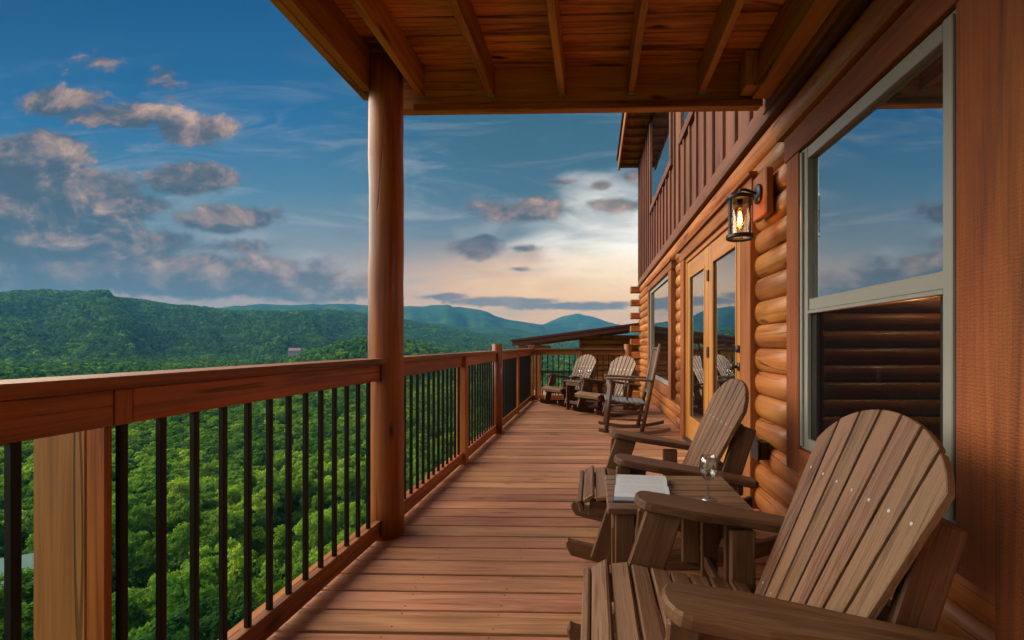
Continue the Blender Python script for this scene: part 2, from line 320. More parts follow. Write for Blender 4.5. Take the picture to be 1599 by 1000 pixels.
def box_mesh(L, W, T, mat, c=.003):
    k = ('b', round(L, 4), round(W, 4), round(T, 4), mat.name, c)
    if k in CACHE: return CACHE[k]
    x, y, z = L / 2, W / 2, T / 2; v = []; idx = {}
    for sx in (-1, 1):
        for sy in (-1, 1):
            for sz in (-1, 1):
                for a in range(3):
                    q = [sx * (x - c), sy * (y - c), sz * (z - c)]; q[a] = (sx * x, sy * y, sz * z)[a]
                    idx[sx, sy, sz, a] = len(v); v.append(q)
    f = []
    for a in range(3):
        b, c_ = (a + 1) % 3, (a + 2) % 3
        for s in (-1, 1):
            q = []
            for (p, r) in ((-1, -1), (1, -1), (1, 1), (-1, 1)):
                t = [0, 0, 0]; t[a] = s; t[b] = p; t[c_] = r; q.append(idx[t[0], t[1], t[2], a])
            f.append(q if s > 0 else q[::-1])
        for p in (-1, 1):
            for r in (-1, 1):
                t0 = [0, 0, 0]; t1 = [0, 0, 0]; t0[a] = -1; t1[a] = 1
                for t in (t0, t1): t[b] = p; t[c_] = r
                q = [idx[(*t0, b)], idx[(*t1, b)], idx[(*t1, c_)], idx[(*t0, c_)]]
                f.append(q if p * r < 0 else q[::-1])
    for sx in (-1, 1):
        for sy in (-1, 1):
            for sz in (-1, 1):
                q = [idx[sx, sy, sz, 0], idx[sx, sy, sz, 1], idx[sx, sy, sz, 2]]
                f.append(q if sx * sy * sz > 0 else q[::-1])
    me = mesh('board', v, f, mat); CACHE[k] = me; return me
def beam(name, p0, p1, W, T, mat, parent=None, up=(0, 0, 1), c=.003):
    """board from p0 to p1, T measured along 'up', W across"""
    p0 = Vector(p0); p1 = Vector(p1); d = p1 - p0
    u = Vector(up); ax = d.normalized(); ay = u.cross(ax)
    return link(name, box_mesh(d.length, W, T, mat, c), parent, axes((p0 + p1) / 2, ax, ay))
def bar(name, lo, hi, mat, parent=None, c=.003):
    """axis aligned box given by two corners, grain along its longest side"""
    lo = Vector(lo); hi = Vector(hi); s = hi - lo; ce = (lo + hi) / 2
    a = max(range(3), key=lambda i: s[i]); o = [(1, 0, 0), (0, 1, 0), (0, 0, 1)]
    b, c_ = (a + 1) % 3, (a + 2) % 3
    return link(name, box_mesh(s[a], s[b], s[c_], mat, min(c, min(s) * .3)), parent, axes(ce, o[a], o[b]))
def prism_mesh(out, t, mat, c=.004, smooth=False):
    n = len(out); P = [Vector((a, b)) for a, b in out]
    area = sum(P[i].x * P[(i + 1) % n].y - P[(i + 1) % n].x * P[i].y for i in range(n))
    if area < 0: P.reverse()
    ins = []
    for i in range(n):
        e0 = (P[i] - P[i - 1]).normalized(); e1 = (P[(i + 1) % n] - P[i]).normalized()
        nn = Vector((-e0.y - e1.y, e0.x + e1.x)); nn = nn.normalized() if nn.length > 1e-6 else Vector((-e0.y, e0.x))
        k = max(.5, nn.dot(Vector((-e0.y, e0.x)))); ins.append(P[i] + nn * (c / k))
    v = []
    for z, Q in ((-t / 2, ins), (-t / 2 + c, P), (t / 2 - c, P), (t / 2, ins)): v += [(q.x, q.y, z) for q in Q]
    f = [list(range(n))[::-1], list(range(3 * n, 4 * n))]
    for r in range(3):
        for i in range(n):
            j = (i + 1) % n; f.append([r * n + i, r * n + j, (r + 1) * n + j, (r + 1) * n + i])
    return mesh('plank', v, f, mat, smooth)
def tube_mesh(pts, rad, mat, seg=14, smooth=True, caps=True, name='tube'):
    """round bar through points in local coordinates"""
    v = []; f = []; n = len(pts); pts = [Vector(p) for p in pts]
    for i, p in enumerate(pts):
        t = (pts[min(i + 1, n - 1)] - pts[max(i - 1, 0)]).normalized()
        a = Vector((0, 0, 1)) if abs(t.z) < .9 else Vector((0, 1, 0))
        s = t.cross(a).normalized(); w = t.cross(s)
        r = rad[i] if hasattr(rad, '__len__') else rad
        for k in range(seg):
            q = 2 * math.pi * k / seg; v.append(p + s * (math.cos(q) * r) + w * (math.sin(q) * r))
    for i in range(n - 1):
        for k in range(seg):
            j = (k + 1) % seg; f.append([i * seg + k, i * seg + j, (i + 1) * seg + j, (i + 1) * seg + k])
    if caps: f += [list(range(seg))[::-1], list(range((n - 1) * seg, n * seg))]
    me = mesh(name, v, f, mat)
    if smooth:
        me.polygons.foreach_set('use_smooth', [len(p.vertices) == 4 for p in me.polygons])
    return me
def round_bar(name, p0, p1, r, mat, parent=None, seg=12, r1=None, wob=0.0):
    p0 = Vector(p0); p1 = Vector(p1); L = (p1 - p0).length; n = 2 if not wob else 10
    r1 = r if r1 is None else r1
    pts = [(-L / 2 + L * i / (n - 1), random.uniform(-wob, wob) if 0 < i < n - 1 else 0, random.uniform(-wob, wob) if 0 < i < n - 1 else 0) for i in range(n)]
    rr = [(r + (r1 - r) * i / (n - 1)) * (1 + random.uniform(-1, 1) * wob * 2) for i in range(n)]
    d = (p1 - p0).normalized(); ay = (0, 1, 0) if abs(d.y) < .9 else (1, 0, 0)
    return link(name, tube_mesh(pts, rr, mat, seg), parent, axes((p0 + p1) / 2, d, ay))
def lathe_mesh(prof, mat, seg=24, name='lathe'):
    v = []; f = []; n = len(prof)
    for (r, z) in prof:
        for k in range(seg):
            q = 2 * math.pi * k / seg; v.append((math.cos(q) * r, math.sin(q) * r, z))
    for i in range(n - 1):
        for k in range(seg):
            j = (k + 1) % seg; f.append([i * seg + k, i * seg + j, (i + 1) * seg + j, (i + 1) * seg + k])
    return mesh(name, v, f, mat, True)
def copy_tree(o, parent=None):
    c = o.copy(); col.objects.link(c); c.parent = parent
    for ch in list(o.children): copy_tree(ch, c)
    return c

# ================================================================== TERRAIN
def interp(x, xs, ys): return float(np.interp(x, xs, ys))
def px2ae(px, py):
    cx = (px - 927) / F; return math.degrees(math.atan(cx)), math.atan((538 - py) / F * math.cos(math.atan(cx)))
RIDGES = [  # crest pixels of the photo's skyline turned into bearings and heights, crest distance, foot distance
    ([(-500, 480), (-200, 466), (0, 459), (60, 460), (110, 462), (190, 469), (250, 479), (300, 485), (400, 492), (470, 488), (530, 488), (575, 494), (640, 505), (720, 520), (820, 534), (1000, 545)], 2300, 900),
    ([(200, 500), (340, 480), (400, 473), (450, 478), (500, 478), (540, 475), (600, 480), (628, 478), (717, 480), (749, 486), (788, 498), (823, 505), (900, 515), (1100, 510), (1400, 500)], 5200, 2600),
    ([(600, 520), (780, 510), (846, 508), (870, 499), (901, 490.5), (925, 496), (951, 505), (1000, 512), (1200, 500), (1500, 490)], 6800, 4600),
    ([(430, 545), (500, 520), (560, 508), (640, 503), (690, 508), (740, 514), (790, 512), (840, 522), (900, 530), (1000, 524), (1200, 515)], 3500, 2300),
    ([(430, 575), (480, 561), (520, 547), (560, 538), (600, 536), (640, 543), (690, 556), (760, 566), (900, 575)], 700, 380),
]
RT = []
for pts, rc, rb in RIDGES:
    ae = [px2ae(*p) for p in pts]; RT.append(([a for a, e in ae], [math.tan(e) * rc + CH for a, e in ae], rc, rb))
GR, GZ = [0, 8, 14, 36, 52, 80, 150, 400, 1100, 2500, 9000], [-5, -6.5, -9, -27, -36, -39, -41, -44, -49, -46, -40]
def ground_z(x, y):
    r = math.hypot(x, y); az = math.degrees(math.atan2(x, y))
    z = interp(r, GR, GZ)
    if x > 0 and r < 60: z = z + (-6 - z) * min(1, x / 25) if r < 40 else z
    amp = min(1, r / 60)
    z += amp * 3.0 * mnoise.noise((x / 70, y / 70, 3.1)) + min(1, r / 500) * 7 * mnoise.noise((x / 330, y / 330, 7.7))
    for k, (aa, hh, rc, rb) in enumerate(RT):
        if az > 100 or az < -120: hc = hh[0] * .7
        else: hc = interp(az, aa, hh)
        s = (r - rb) / (rc - rb)
        if s <= 0: continue
        rel = hc - z
        if rel <= 0: continue
        if s < 1:
            sp = s * s * (3 - 2 * s)
            gul = mnoise.fractal((az / (5.5, 3.6, 3.2, 3.6, 9)[k] + k * 9 + s * .8, s * 1.1, k * 3.3), .8, 2.1, 5)
            sp += (.34, .22, .22, .26, .3)[k] * gul * 4 * s * (1 - s) * .8
            sp = max(0, min(1.0, sp))
        else: sp = max(.55, 1 - (s - 1) * .5)
        z = z + rel * sp
    return z
def build_terrain():
    azs = list(np.arange(-180, -80, 6)) + list(np.arange(-80, 28, .3)) + list(np.arange(28, 180.1, 6))
    rs = [0.5] + list(np.geomspace(6, 7600, 250)); v = []; f = []
    n = len(rs); 
    for a in azs:
        sa, ca = math.sin(R(a)), math.cos(R(a))
        for r in rs: v.append((sa * r, ca * r, ground_z(sa * r, ca * r)))
    for i in range(len(azs) - 1):
        for j in range(n - 1):
            f.append([i * n + j, (i + 1) * n + j, (i + 1) * n + j + 1, i * n + j + 1][::-1])
    o = link('ground', mesh('ground', v, f, M_GROUND, True)); tag(o, kind='structure')
build_terrain()

# ================================================================== TREES
def crown_mesh(seed, nclump, per, leaf, rx, rz, mat, pointed=False, core=True):
    g = np.random.default_rng(seed); V = []; Fc = []
    cs = []
    while len(cs) < nclump:
        p = g.normal(size=3); p /= np.linalg.norm(p)
        if p[2] < -.55: continue
        k = g.uniform(.55, 1.0); q = p * k
        if pointed: q[:2] *= max(.15, .95 - .75 * (q[2] + .4) / 1.4)
        cs.append(q)
    for q in cs:
        cr = g.uniform(.20, .36); c0 = np.array([q[0] * rx, q[1] * rx, q[2] * rz])
        for _ in range(per):
            d = g.normal(size=3); d /= np.linalg.norm(d); d[2] = abs(d[2]) * .9 + d[2] * .1
            pos = c0 + d * cr * rx * g.uniform(.55, 1.05) * np.array([1, 1, .8])
            nn = d + g.normal(size=3) * .55; nn /= np.linalg.norm(nn)
            t = np.cross(nn, g.normal(size=3)); t /= np.linalg.norm(t); b = np.cross(nn, t)
            s = leaf * g.uniform(.6, 1.25); i = len(V)
            V += [pos - t * s, pos - b * s * .55, pos + t * s, pos + b * s * .55]; Fc.append([i, i + 1, i + 2, i + 3])
    if core:     # the inner twigs and leaves that close the crown
        for _ in range(nclump * 6):
            d = g.normal(size=3); d /= np.linalg.norm(d); pos = d * g.uniform(.1, .62) * np.array([rx, rx, rz])
            t = g.normal(size=3); t /= np.linalg.norm(t); b = np.cross(t, g.normal(size=3)); b /= np.linalg.norm(b); s = leaf * 2.2; i = len(V)
            V += [pos - t * s, pos - b * s, pos + t * s, pos + b * s]; Fc.append([i, i + 1, i + 2, i + 3])
    return mesh('crown', V, Fc, mat)
def trunk_mesh(h, r, seed):
    g = random.Random(seed); pts = [(0, 0, -1.5)]; rad = [r * 1.2]
    for i in range(1, 6): pts.append((g.uniform(-.15, .15), g.uniform(-.15, .15), h * i / 5)); rad.append(r * (1 - .16 * i))
    v = []; f = []
    def add(me_pts, me_rad):
        n0 = len(v); seg = 6
        for (p, rr) in zip(me_pts, me_rad):
            for k in range(seg): v.append((p[0] + math.cos(k * math.pi / 3) * rr, p[1] + math.sin(k * math.pi / 3) * rr, p[2]))
        for i in range(len(me_pts) - 1):
            for k in range(seg):
                j = (k + 1) % seg; f.append([n0 + i * seg + k, n0 + i * seg + j, n0 + (i + 1) * seg + j, n0 + (i + 1) * seg + k])
    add(pts, rad)
    for k in range(6):
        a = g.uniform(0, 6.28); z = h * g.uniform(.45, .85); L = g.uniform(1.6, 2.8)
        add([(0, 0, z), (math.cos(a) * L * .5, math.sin(a) * L * .5, z + L * .35), (math.cos(a) * L, math.sin(a) * L, z + L * .8)], [r * .45, r * .3, r * .12])
    return mesh('trunk', v, f, M_BARK, True)
KIND = [('bright yellow-green leafy tree in the woods below the deck railing', 'broadleaf_tree'),
        ('mid green leafy tree in the woods below the deck railing', 'broadleaf_tree'),
        ('dark green leafy tree in the woods below the deck railing', 'broadleaf_tree')]
def along(px, py, r):
    cx = (px - 927) / F; k = math.hypot(cx, 1); return (cx / k * r, r / k, CH + (538 - py) / F / k * r)
COT = (14, 892, 66)
def build_forest():
    near = []
    for k in range(3):
        for s in range(2):
            near.append((k, crown_mesh(10 * k + s, 46, 170, .20, 3.6, 4.0 + .8 * s, LEAF[k], False), trunk_mesh(7.5, .22, k * 7 + s)))
    near.append((0, crown_mesh(77, 52, 150, .19, 3.1, 6.2, LEAF[0], True), trunk_mesh(8.5, .2, 99)))
    # lower detail crowns for the woods further out (source objects stay outside the scene)
    cmid = bpy.data.collections.new('mid_tree_sources'); cfar = bpy.data.collections.new('far_tree_sources')
    for k in range(3):
        for s in range(2):
            o = bpy.data.objects.new('m%d%d' % (k, s), crown_mesh(100 + 10 * k + s, 32, 40, .40, 3.7, 4.2 + s, LEAF[k])); cmid.objects.link(o)
            o = bpy.data.objects.new('f%d%d' % (k, s), crown_mesh(200 + 10 * k + s, 14, 8, 1.25, 4.4, 4.6 + s, LEAF[k])); cfar.objects.link(o)
    def kind_at(x, y, bias=0.0):
        n = mnoise.noise((x / 45, y / 45, 1.0)) + .6 * mnoise.noise((x / 12, y / 12, 5.0)) + random.uniform(-.5, .5) + bias
        return 0 if n > .30 else (2 if n < -.25 else 1)
    cand = []; ca = math.degrees(math.atan2(*along(*COT)[:2]))
    def ring(r0, r1, sp, a0, a1):
        r = r0
        while r < r1:
            da = sp / r
            a = R(a0) + random.uniform(0, da)
            while a < R(a1):
                rr = r + random.uniform(-.45, .45) * sp; aa = a + random.uniform(-.42, .42) * da
                a += da
                if rr < COT[2] + 6 and abs(math.degrees(aa) - ca) < 3.6 and rr > COT[2] - 14: continue
                cand.append((math.sin(aa) * rr, math.cos(aa) * rr, rr))
            r += sp * .9
    ring(38, 130, 5.0, -82, 16)
    inview = lambda x, y: -56 < math.degrees(math.atan2(x, y)) < 5
    c = sorted(cand, key=lambda q: q[2]); sel = [q for q in c if inview(q[0], q[1])][:290]; ss = set(sel)
    for i, (x, y, r) in enumerate(sel):
        k = kind_at(x, y); opts = [q for q in near if q[0] == k]; kk, cm, tm = random.choice(opts)
        sca = random.uniform(.62, 1.05); z = ground_z(x, y)
        t = empty(KIND[k][1], (x, y, z), random.uniform(0, 6.28), KIND[k][0], 'tree', 'woods below the deck: ' + ('bright', 'mid', 'dark')[k] + ' trees')
        t.scale = (sca, sca, sca * random.uniform(.85, 1.35))
        cr = link('crown', cm, t); cr.location = (0, 0, 9.5)
        link('trunk', tm, t)
    for (qx, qy, qr) in ((30, 992, 57), (-6, 1000, 56)):
        x, y, z = along(qx, qy, qr); g0 = ground_z(x, y); t = empty('broadleaf_tree', (x, y, g0), 0, KIND[1][0], 'tree', 'woods below the deck: mid trees')
        link('crown', near[2][1], t).location = (0, 0, z - g0); tr = link('trunk', near[2][2], t); tr.scale = (1, 1, (z - g0) / 8)
    mid = [q for q in c if q not in ss]; cand.clear()
    ring(130, 420, 5.8, -82, 16); mid += cand; cand.clear()
    def scatter(name, pts, coll, zoff, s0, s1, label, bias=0.0):
        v = [(x, y, ground_z(x, y) + zoff) for x, y, r in pts]
        me = mesh(name, v, [], None); n = len(v)
        a = me.attributes.new('scl', 'FLOAT', 'POINT'); a.data.foreach_set('value', [random.uniform(s0, s1) for _ in range(n)])
        a = me.attributes.new('spin', 'FLOAT_VECTOR', 'POINT'); a.data.foreach_set('vector', [q for _ in range(n) for q in (0, 0, random.uniform(0, 6.28))])
        a = me.attributes.new('pick', 'INT', 'POINT'); a.data.foreach_set('value', [kind_at(x, y, bias) * 2 + random.randint(0, 1) for x, y, r in pts])
        o = link(name, me); tag(o, label, 'forest', kind='stuff')
        ng = bpy.data.node_groups.new(name, 'GeometryNodeTree')
        ng.interface.new_socket('Geometry', in_out='INPUT', socket_type='NodeSocketGeometry'); ng.interface.new_socket('Geometry', in_out='OUTPUT', socket_type='NodeSocketGeometry')
        gi = ng.nodes.new('NodeGroupInput'); go = ng.nodes.new('NodeGroupOutput')
        ci = ng.nodes.new('GeometryNodeCollectionInfo'); ci.inputs['Collection'].default_value = coll; ci.inputs['Separate Children'].default_value = True; ci.inputs['Reset Children'].default_value = True
        ip = ng.nodes.new('GeometryNodeInstanceOnPoints'); ip.inputs['Pick Instance'].default_value = True
        def attr(nm, ty):
            a = ng.nodes.new('GeometryNodeInputNamedAttribute'); a.data_type = ty; a.inputs[0].default_value = nm; return a.outputs[0]
        L = ng.links.new
        L(gi.outputs[0], ip.inputs['Points']); L(ci.outputs[0], ip.inputs['Instance']); L(attr('pick', 'INT'), ip.inputs['Instance Index'])
        L(attr('spin', 'FLOAT_VECTOR'), ip.inputs['Rotation']); L(attr('scl', 'FLOAT'), ip.inputs['Scale']); L(ip.outputs[0], go.inputs[0])
        md = o.modifiers.new('scatter', 'NODES'); md.node_group = ng
    scatter('valley_forest', mid, cmid, 8.0, .65, 1.1, 'dense green woods filling the valley beyond the nearer trees')
    ring(420, 2600, 8.4, -66, -14); ring(420, 2300, 10, -14, 10)
    scatter('hillside_forest', cand, cfar, 5.0, .6, 1.15, 'far green forest covering the long wooded hillside under the sky', -.42)
build_forest()

# ================================================================== DECK
deck = empty('wooden_deck', (0, 0, 0), 0, 'reddish brown plank deck floor running along the log wall', 'deck')
PITCH = .1455; DY0, DY1 = -1.2, 8.9
n = int((DY1 - DY0) / PITCH); pv = []; pf = []
for i in range(n):
    y = DY0 + (i + .5) * PITCH + random.uniform(-.002, .002)
    o = link('plank', box_mesh(2.46, .1295, .036, M_DECK, .003), deck, axes((-.13 + random.uniform(-.004, .004), y, -.017 + random.uniform(-.0015, .001)), (1, 0, 0), (0, 1, random.uniform(-.008, .008))))
    for jx in np.arange(-1.2, 1.1, .41):
        for s in (-.042, .042):
            b = len(pv); px, py = jx + random.uniform(-.012, .012), y + s + random.uniform(-.008, .008)
            for k in range(6): pv.append((px + .0042 * math.cos(k * 1.047), py + .0042 * math.sin(k * 1.047), .0015))
            pf.append([b + k for k in range(6)])
tag(link('screw_heads', mesh('screw_heads', pv, pf, M_NAIL), deck), kind='stuff')
for jx in np.arange(-1.2, 1.1, .41): bar('joist', (jx - .02, DY0, -.22), (jx + .02, DY1, -.036), M_JOIST, deck)
bar('rim_board', (-1.40, DY0, -.26), (-1.362, DY1 + .05, -.002), M_RAIL, deck)
bar('end_board', (-1.36, DY1 + .01, -.26), (1.05, DY1 + .05, -.002), M_RAIL, deck)
for y in (.2, 2.6, 5.5, 8.7): bar('support_post', (-1.30, y - .07, -9.5), (-1.16, y + .07, -.23), M_RAIL, deck)

# ================================================================== RAILINGS
RX = -1.205
def rail_run(root, a, b, first=None, last=.02):
    a = Vector(a); b = Vector(b); d = (b - a).normalized(); L = (b - a).length
    beam('top_rail', a + Vector((0, 0, .938)), b + Vector((0, 0, .938)), .038, .09, M_RAIL, root)
    beam('bottom_rail', a + Vector((0, 0, .066)), b + Vector((0, 0, .066)), .038, .09, M_RAIL, root)
    s = .106; n = int(L / s); o0 = (L - (n - 1) * s) / 2 if first is None else first
    k = 0
    while o0 + k * s < L - last:
        p = a + d * (o0 + k * s)
        link('baluster', box_mesh(.782, .0185, .0185, M_BAL, .0025), root, axes((p.x, p.y, .502), (0, 0, 1), d)); k += 1
side = empty('deck_railing', (RX, 0, 0), 0, 'long orange-stained railing with black balusters along the open side of the deck', 'railing')
def S(x, y, z=0): return Vector((x - RX, y, z))
def sq_post(root, x, y, w, h, mat, z0=-.0): return bar('post', (x - w / 2, y - w / 2, z0), (x + w / 2, y + w / 2, h), mat, root, c=.006)
rx = 0.0
rail_run(side, (rx, -1.1, 0), (rx, 1.096, 0), first=.0, last=.16)
rail_run(side, (rx, 1.142, 0), (rx, 2.515, 0), first=-.010)
bar('stile_block', (-.02, 1.098, .893), (.022, 1.140, .984), M_RAIL, side)
rail_run(side, (rx, 2.70, 0), (rx, 4.10, 0)); rail_run(side, (rx, 4.19, 0), (rx, 5.53, 0)); rail_run(side, (rx, 5.66, 0), (rx, 7.11, 0)); rail_run(side, (rx, 7.18, 0), (rx, 8.73, 0))
for (y0, y1) in ((-1.1, 2.52), (2.69, 5.535), (5.655, 8.73)):
    beam('cap_rail', (rx - .022, y0, 1.001), (rx - .022, y1, 1.001), .15, .032, M_CAP, side)
bar('post', (-.196, 1.10, -.9), (-.058, 1.14, .915), M_RAWPOST, side, c=.004)           # pale post outside the rail
bar('stile', (-.056, 1.098, -.26), (-.006, 1.116, .891), M_RAIL, side)
for (y, w) in ((4.145, .088), (7.145, .07)): bar('post', (-.04, y - w / 2, .0), (-.04 + w, y + w / 2, .984), M_RAIL, side, c=.006)
round_bar('log_post', (.015, 5.595, 0), (.015, 5.595, 1.10), .064, M_POST, side, seg=20)
bar('post', (-.05, 8.735, 0), (.045, 8.83, 1.06), M_RAIL, side, c=.006)
for (y, z) in ((2.508, .066), (2.508, .938)): bar('bracket', (-.026, y - .012, z - .048), (.026, y + .010, z + .048), M_IRON, side)
end = empty('end_railing', (0, 8.78, 0), 0, 'short railing with black balusters across the far end of the deck', 'railing')
rail_run(end, (-1.16, 0, 0), (-.30, 0, 0)); rail_run(end, (-.22, 0, 0), (.58, 0, 0))
beam('cap_rail', (-1.125, 0, 1.001), (.575, 0, 1.001), .15, .032, M_CAP, end)
bar('post', (-.298, -.04, 0), (-.222, .04, .984), M_RAIL, end, c=.006)
round_bar('log_post', (.655, 0, 0), (.655, 0, 1.10), .072, M_POST, end, seg=20)

# ================================================================== ROOF DECK OVERHEAD
post = empty('log_post', (-1.197, 2.60, 0), 0, 'tall round stained log post holding up the deck overhead', 'post')
pts = []; rr = []
for i in range(16):
    pts.append((-1.36 + 2.72 * i / 15, random.uniform(-.003, .003), random.uniform(-.003, .003))); rr.append(.094 * (1.03 - .04 * i / 15) * (1 + random.uniform(-.008, .008)))
link('shaft', tube_mesh(pts, rr, M_POST, 32), post, axes((0, 0, 1.36), (0, 0, 1), (1, 0, 0)))
up = empty('upper_deck', (0, 0, 2.5), 0, 'wooden deck overhead seen from below with joists and planks', 'deck')
Z = -2.5
bar('end_beam', (-1.29, 2.735, 2.515 + Z), (1.0, 2.80, 2.765 + Z), M_JOIST, up)
bar('beam_lip', (-1.09, 2.715, 2.505 + Z), (1.0, 2.732, 2.545 + Z), M_RAIL, up)
for jx in (-1.04, -.615, -.19, .222, .64): bar('joist', (jx - .019, -1.5, 2.585 + Z), (jx + .019, 2.732, 2.766 + Z), M_JOIST, up)
bar('rim_joist', (-1.350, -1.5, 2.525 + Z), (-1.312, 2.64, 2.768 + Z), M_JOIST, up); bar('rim_joist', (-1.309, -1.5, 2.530 + Z), (-1.262, 2.55, 2.768 + Z), M_JOIST, up)
bar('ledger', (.93, -1.5, 2.535 + Z), (1.03, 2.70, 2.766 + Z), M_JOIST, up)
bar('end_block', (.86, 2.60, 2.56 + Z), (.998, 2.71, 2.76 + Z), M_JOIST, up)
for jx in (-1.04, -.615, -.19, .222, .64): bar('joist_hanger', (jx - .024, 2.70, 2.580 + Z), (jx + .024, 2.731, 2.584 + Z), M_VINYL, up, c=.001)
y = -1.45
while y < 2.78:
    link('plank', box_mesh(2.40, .136, .034, M_CEIL, .003), up, axes((-.175, y, 2.7845 + Z + random.uniform(-.004, .003)), (1, 0, 0), (0, 1, random.uniform(-.03, .03)))); y += .1475
bar('outer_cover', (-1.37, -1.5, 2.806 + Z), (1.02, 2.86, 2.83 + Z), M_SIDING, up)

# ================================================================== LOG CABIN
cabin = empty('log_cabin', (1.1, 4.9, 0), 0, 'log cabin with honey log wall, windows and french doors on the right', 'house')
C0 = Vector((1.1, 4.9, 0))
def cb(name, lo, hi, mat, parent=None, c=.003):
    off = C0 + (Vector(parent.location) if parent is not None and parent is not cabin else Vector((0, 0, 0)))
    return bar(name, Vector(lo) - off, Vector(hi) - off, mat, parent or cabin, c)
def psub(parent, nm, lo, hi, mat, c=.003):
    o = bar(nm, Vector(lo) - C0, Vector(hi) - C0, mat, parent, c)
    o.matrix_basis = parent.matrix_basis.inverted() @ o.matrix_basis; return o
def log_mesh(L, h, depth):
    k = ('log', round(L, 3), h, depth)
    if k in CACHE: return CACHE[k]
    prof = [(.0, -.5), (.30, -.495), (.62, -.40), (.86, -.25), (.98, -.08), (1.0, .06), (.93, .22), (.74, .37), (.42, .475), (.0, .5)]
    n = max(3, int(L / .35) + 1); v = []; f = []; m = len(prof)
    for i in range(n):
        w = random.uniform(.94, 1.04)
        for (d, z) in prof: v.append((-L / 2 + L * i / (n - 1), z * h, d * depth * w))
    for i in range(n - 1):
        for j in range(m - 1): f.append([i * m + j, (i + 1) * m + j, (i + 1) * m + j + 1, i * m + j + 1])
    f += [list(range(m)), list(range((n - 1) * m, n * m))[::-1]]
    me = mesh('log', v, f, M_LOG, True); me.polygons.foreach_set('use_smooth', [len(p.vertices) == 4 for p in me.polygons]); CACHE[k] = me; return me
wall = empty('log_wall', (0, 0, 0), 0, parent=cabin)
COURSE = .1531; WX = 1.118; DEP = .050
for i in range(-2, 16):
    z0 = i * COURSE; z1 = z0 + COURSE; segs = [(-1.6, 10.85)]
    def cut(a, b, za, zb):
        global segs
        if z1 <= za + .02 or z0 >= zb - .02: return
        out = []
        for (s, e) in segs:
            if e <= a or s >= b: out.append((s, e)); continue
            if s < a: out.append((s, a))
            if e > b: out.append((b, e))
        segs = out
    cut(1.22, 2.44, .46, 2.20); cut(3.10, 5.66, -.01, 2.16); cut(5.98, 8.72, .42, 2.2)
    for (s, e) in segs:
        L = e - s; link('log', log_mesh(L, COURSE - .002, DEP), wall, axes((WX - C0.x, (s + e) / 2 - C0.y, z0 + COURSE / 2), (0, -1, 0), (0, 0, 1)))
for i in range(-3, 17, 2):         # log ends of the gable wall, passing the corner
    z0 = i * COURSE; cb('log_end', (.86, 10.62, z0 + .004), (1.10, 10.84, z0 + COURSE - .004), M_LOG, cabin, .012)
cb('wall_core', (1.12, -1.6, -4), (1.16, 1.33, 2.5), M_TRIM); cb('wall_core', (1.12, 2.33, -4), (1.16, 10.84, 2.5), M_TRIM)
cb('wall_core', (1.121, 1.332, -4), (1.159, 2.328, .57), M_TRIM); cb('wall_core', (1.121, 1.332, 2.07), (1.159, 2.328, 2.5), M_TRIM)
cb('gable_wall', (1.161, 10.70, -4), (7, 10.80, 5.4), M_LOG)
# --- upper storey, boards and battens
cb('skirt_board', (1.045, -1.6, 2.452), (1.10, 10.9, 2.50), M_SIDING); cb('skirt_board', (1.060, 2.83, 2.502), (1.11, 10.9, 2.605), M_SIDING)
cb('filler_board', (1.035, -1.6, 2.503), (1.112, 2.826, 2.84), M_TRIM)
y = 2.83; UPW = [(6.30, 8.50, 3.62, 5.2), (4.55, 5.50, 3.62, 5.0)]
while y < 10.85:
    w = .325
    ye = min(y + w - .004, 10.89)
    zs = [(2.60, 5.6)]
    for (a, b, za, zb) in UPW:
        if y + w > a and y < b: zs = [(2.60, za)]
    for (za, zb) in zs:
        cb('siding_board', (1.085, y, za), (1.107, ye, zb), M_SIDING)
        cb('batten', (1.058, ye - .022, za), (1.084, ye + .026, zb), M_SIDING)
    y += w
cb('upper_wall_core', (1.112, 2.83, 2.5), (1.16, 10.85, 5.6), M_SIDING)
for (a, b, za, zb) in UPW:
    w = cb('window', (1.075, a + .02, za + .02), (1.112, b - .02, zb), M_VINYL)
    sub = lambda nm, lo, hi, mat, w=w: psub(w, nm, lo, hi, mat)
    sub('pane', (1.062, a + .07, za + .07), (1.073, b - .07, zb - .05), M_PANED)
    sub('trim', (1.040, a - .09, za - .09), (1.083, b + .09, za + .018), M_SIDING)
    for yy in (a - .09, b - .018): sub('trim', (1.040, yy, za + .021), (1.083, yy + .108, zb), M_SIDING)
roof = cb('roof', (.64, 2.0, 5.42), (1.6, 11.2, 5.47), M_RAIL)
psub(roof, 'fascia', (.60, 2.0, 5.36), (.638, 11.2, 5.62), M_RAIL)
psub(roof, 'shingles', (.56, 2.0, 5.625), (1.7, 11.25, 5.68), M_SHINGLE)
for k in range(24): psub(roof, 'rafter_tail', (.645, 2.2 + k * .38, 5.36), (1.08, 2.24 + k * .38, 5.418), M_RAIL)
# --- big double-hung window
w1 = cb('window', (1.05, 1.333, .571), (1.115, 1.40, 2.069), M_VINYL)          # near jamb, carries the rest
psub(w1, 'frame', (1.05, 2.268, .571), (1.115, 2.33, 2.069), M_VINYL)
psub(w1, 'frame', (1.052, 1.402, 2.01), (1.115, 2.266, 2.067), M_VINYL); psub(w1, 'frame', (1.052, 1.402, .573), (1.115, 2.266, .63), M_VINYL)
psub(w1, 'frame', (1.036, 1.345, .585), (1.049, 1.362, 2.055), M_VINYL); psub(w1, 'frame', (1.036, 2.30, .585), (1.049, 2.318, 2.055), M_VINYL)
psub(w1, 'sash_rail', (1.058, 1.402, 1.262), (1.10, 2.266, 1.318), M_VINYL); psub(w1, 'sash_rail', (1.050, 1.402, 1.245), (1.075, 2.266, 1.261), M_VINYL)
psub(w1, 'pane', (1.078, 1.403, 1.319), (1.084, 2.265, 2.009), M_PANE, .001)
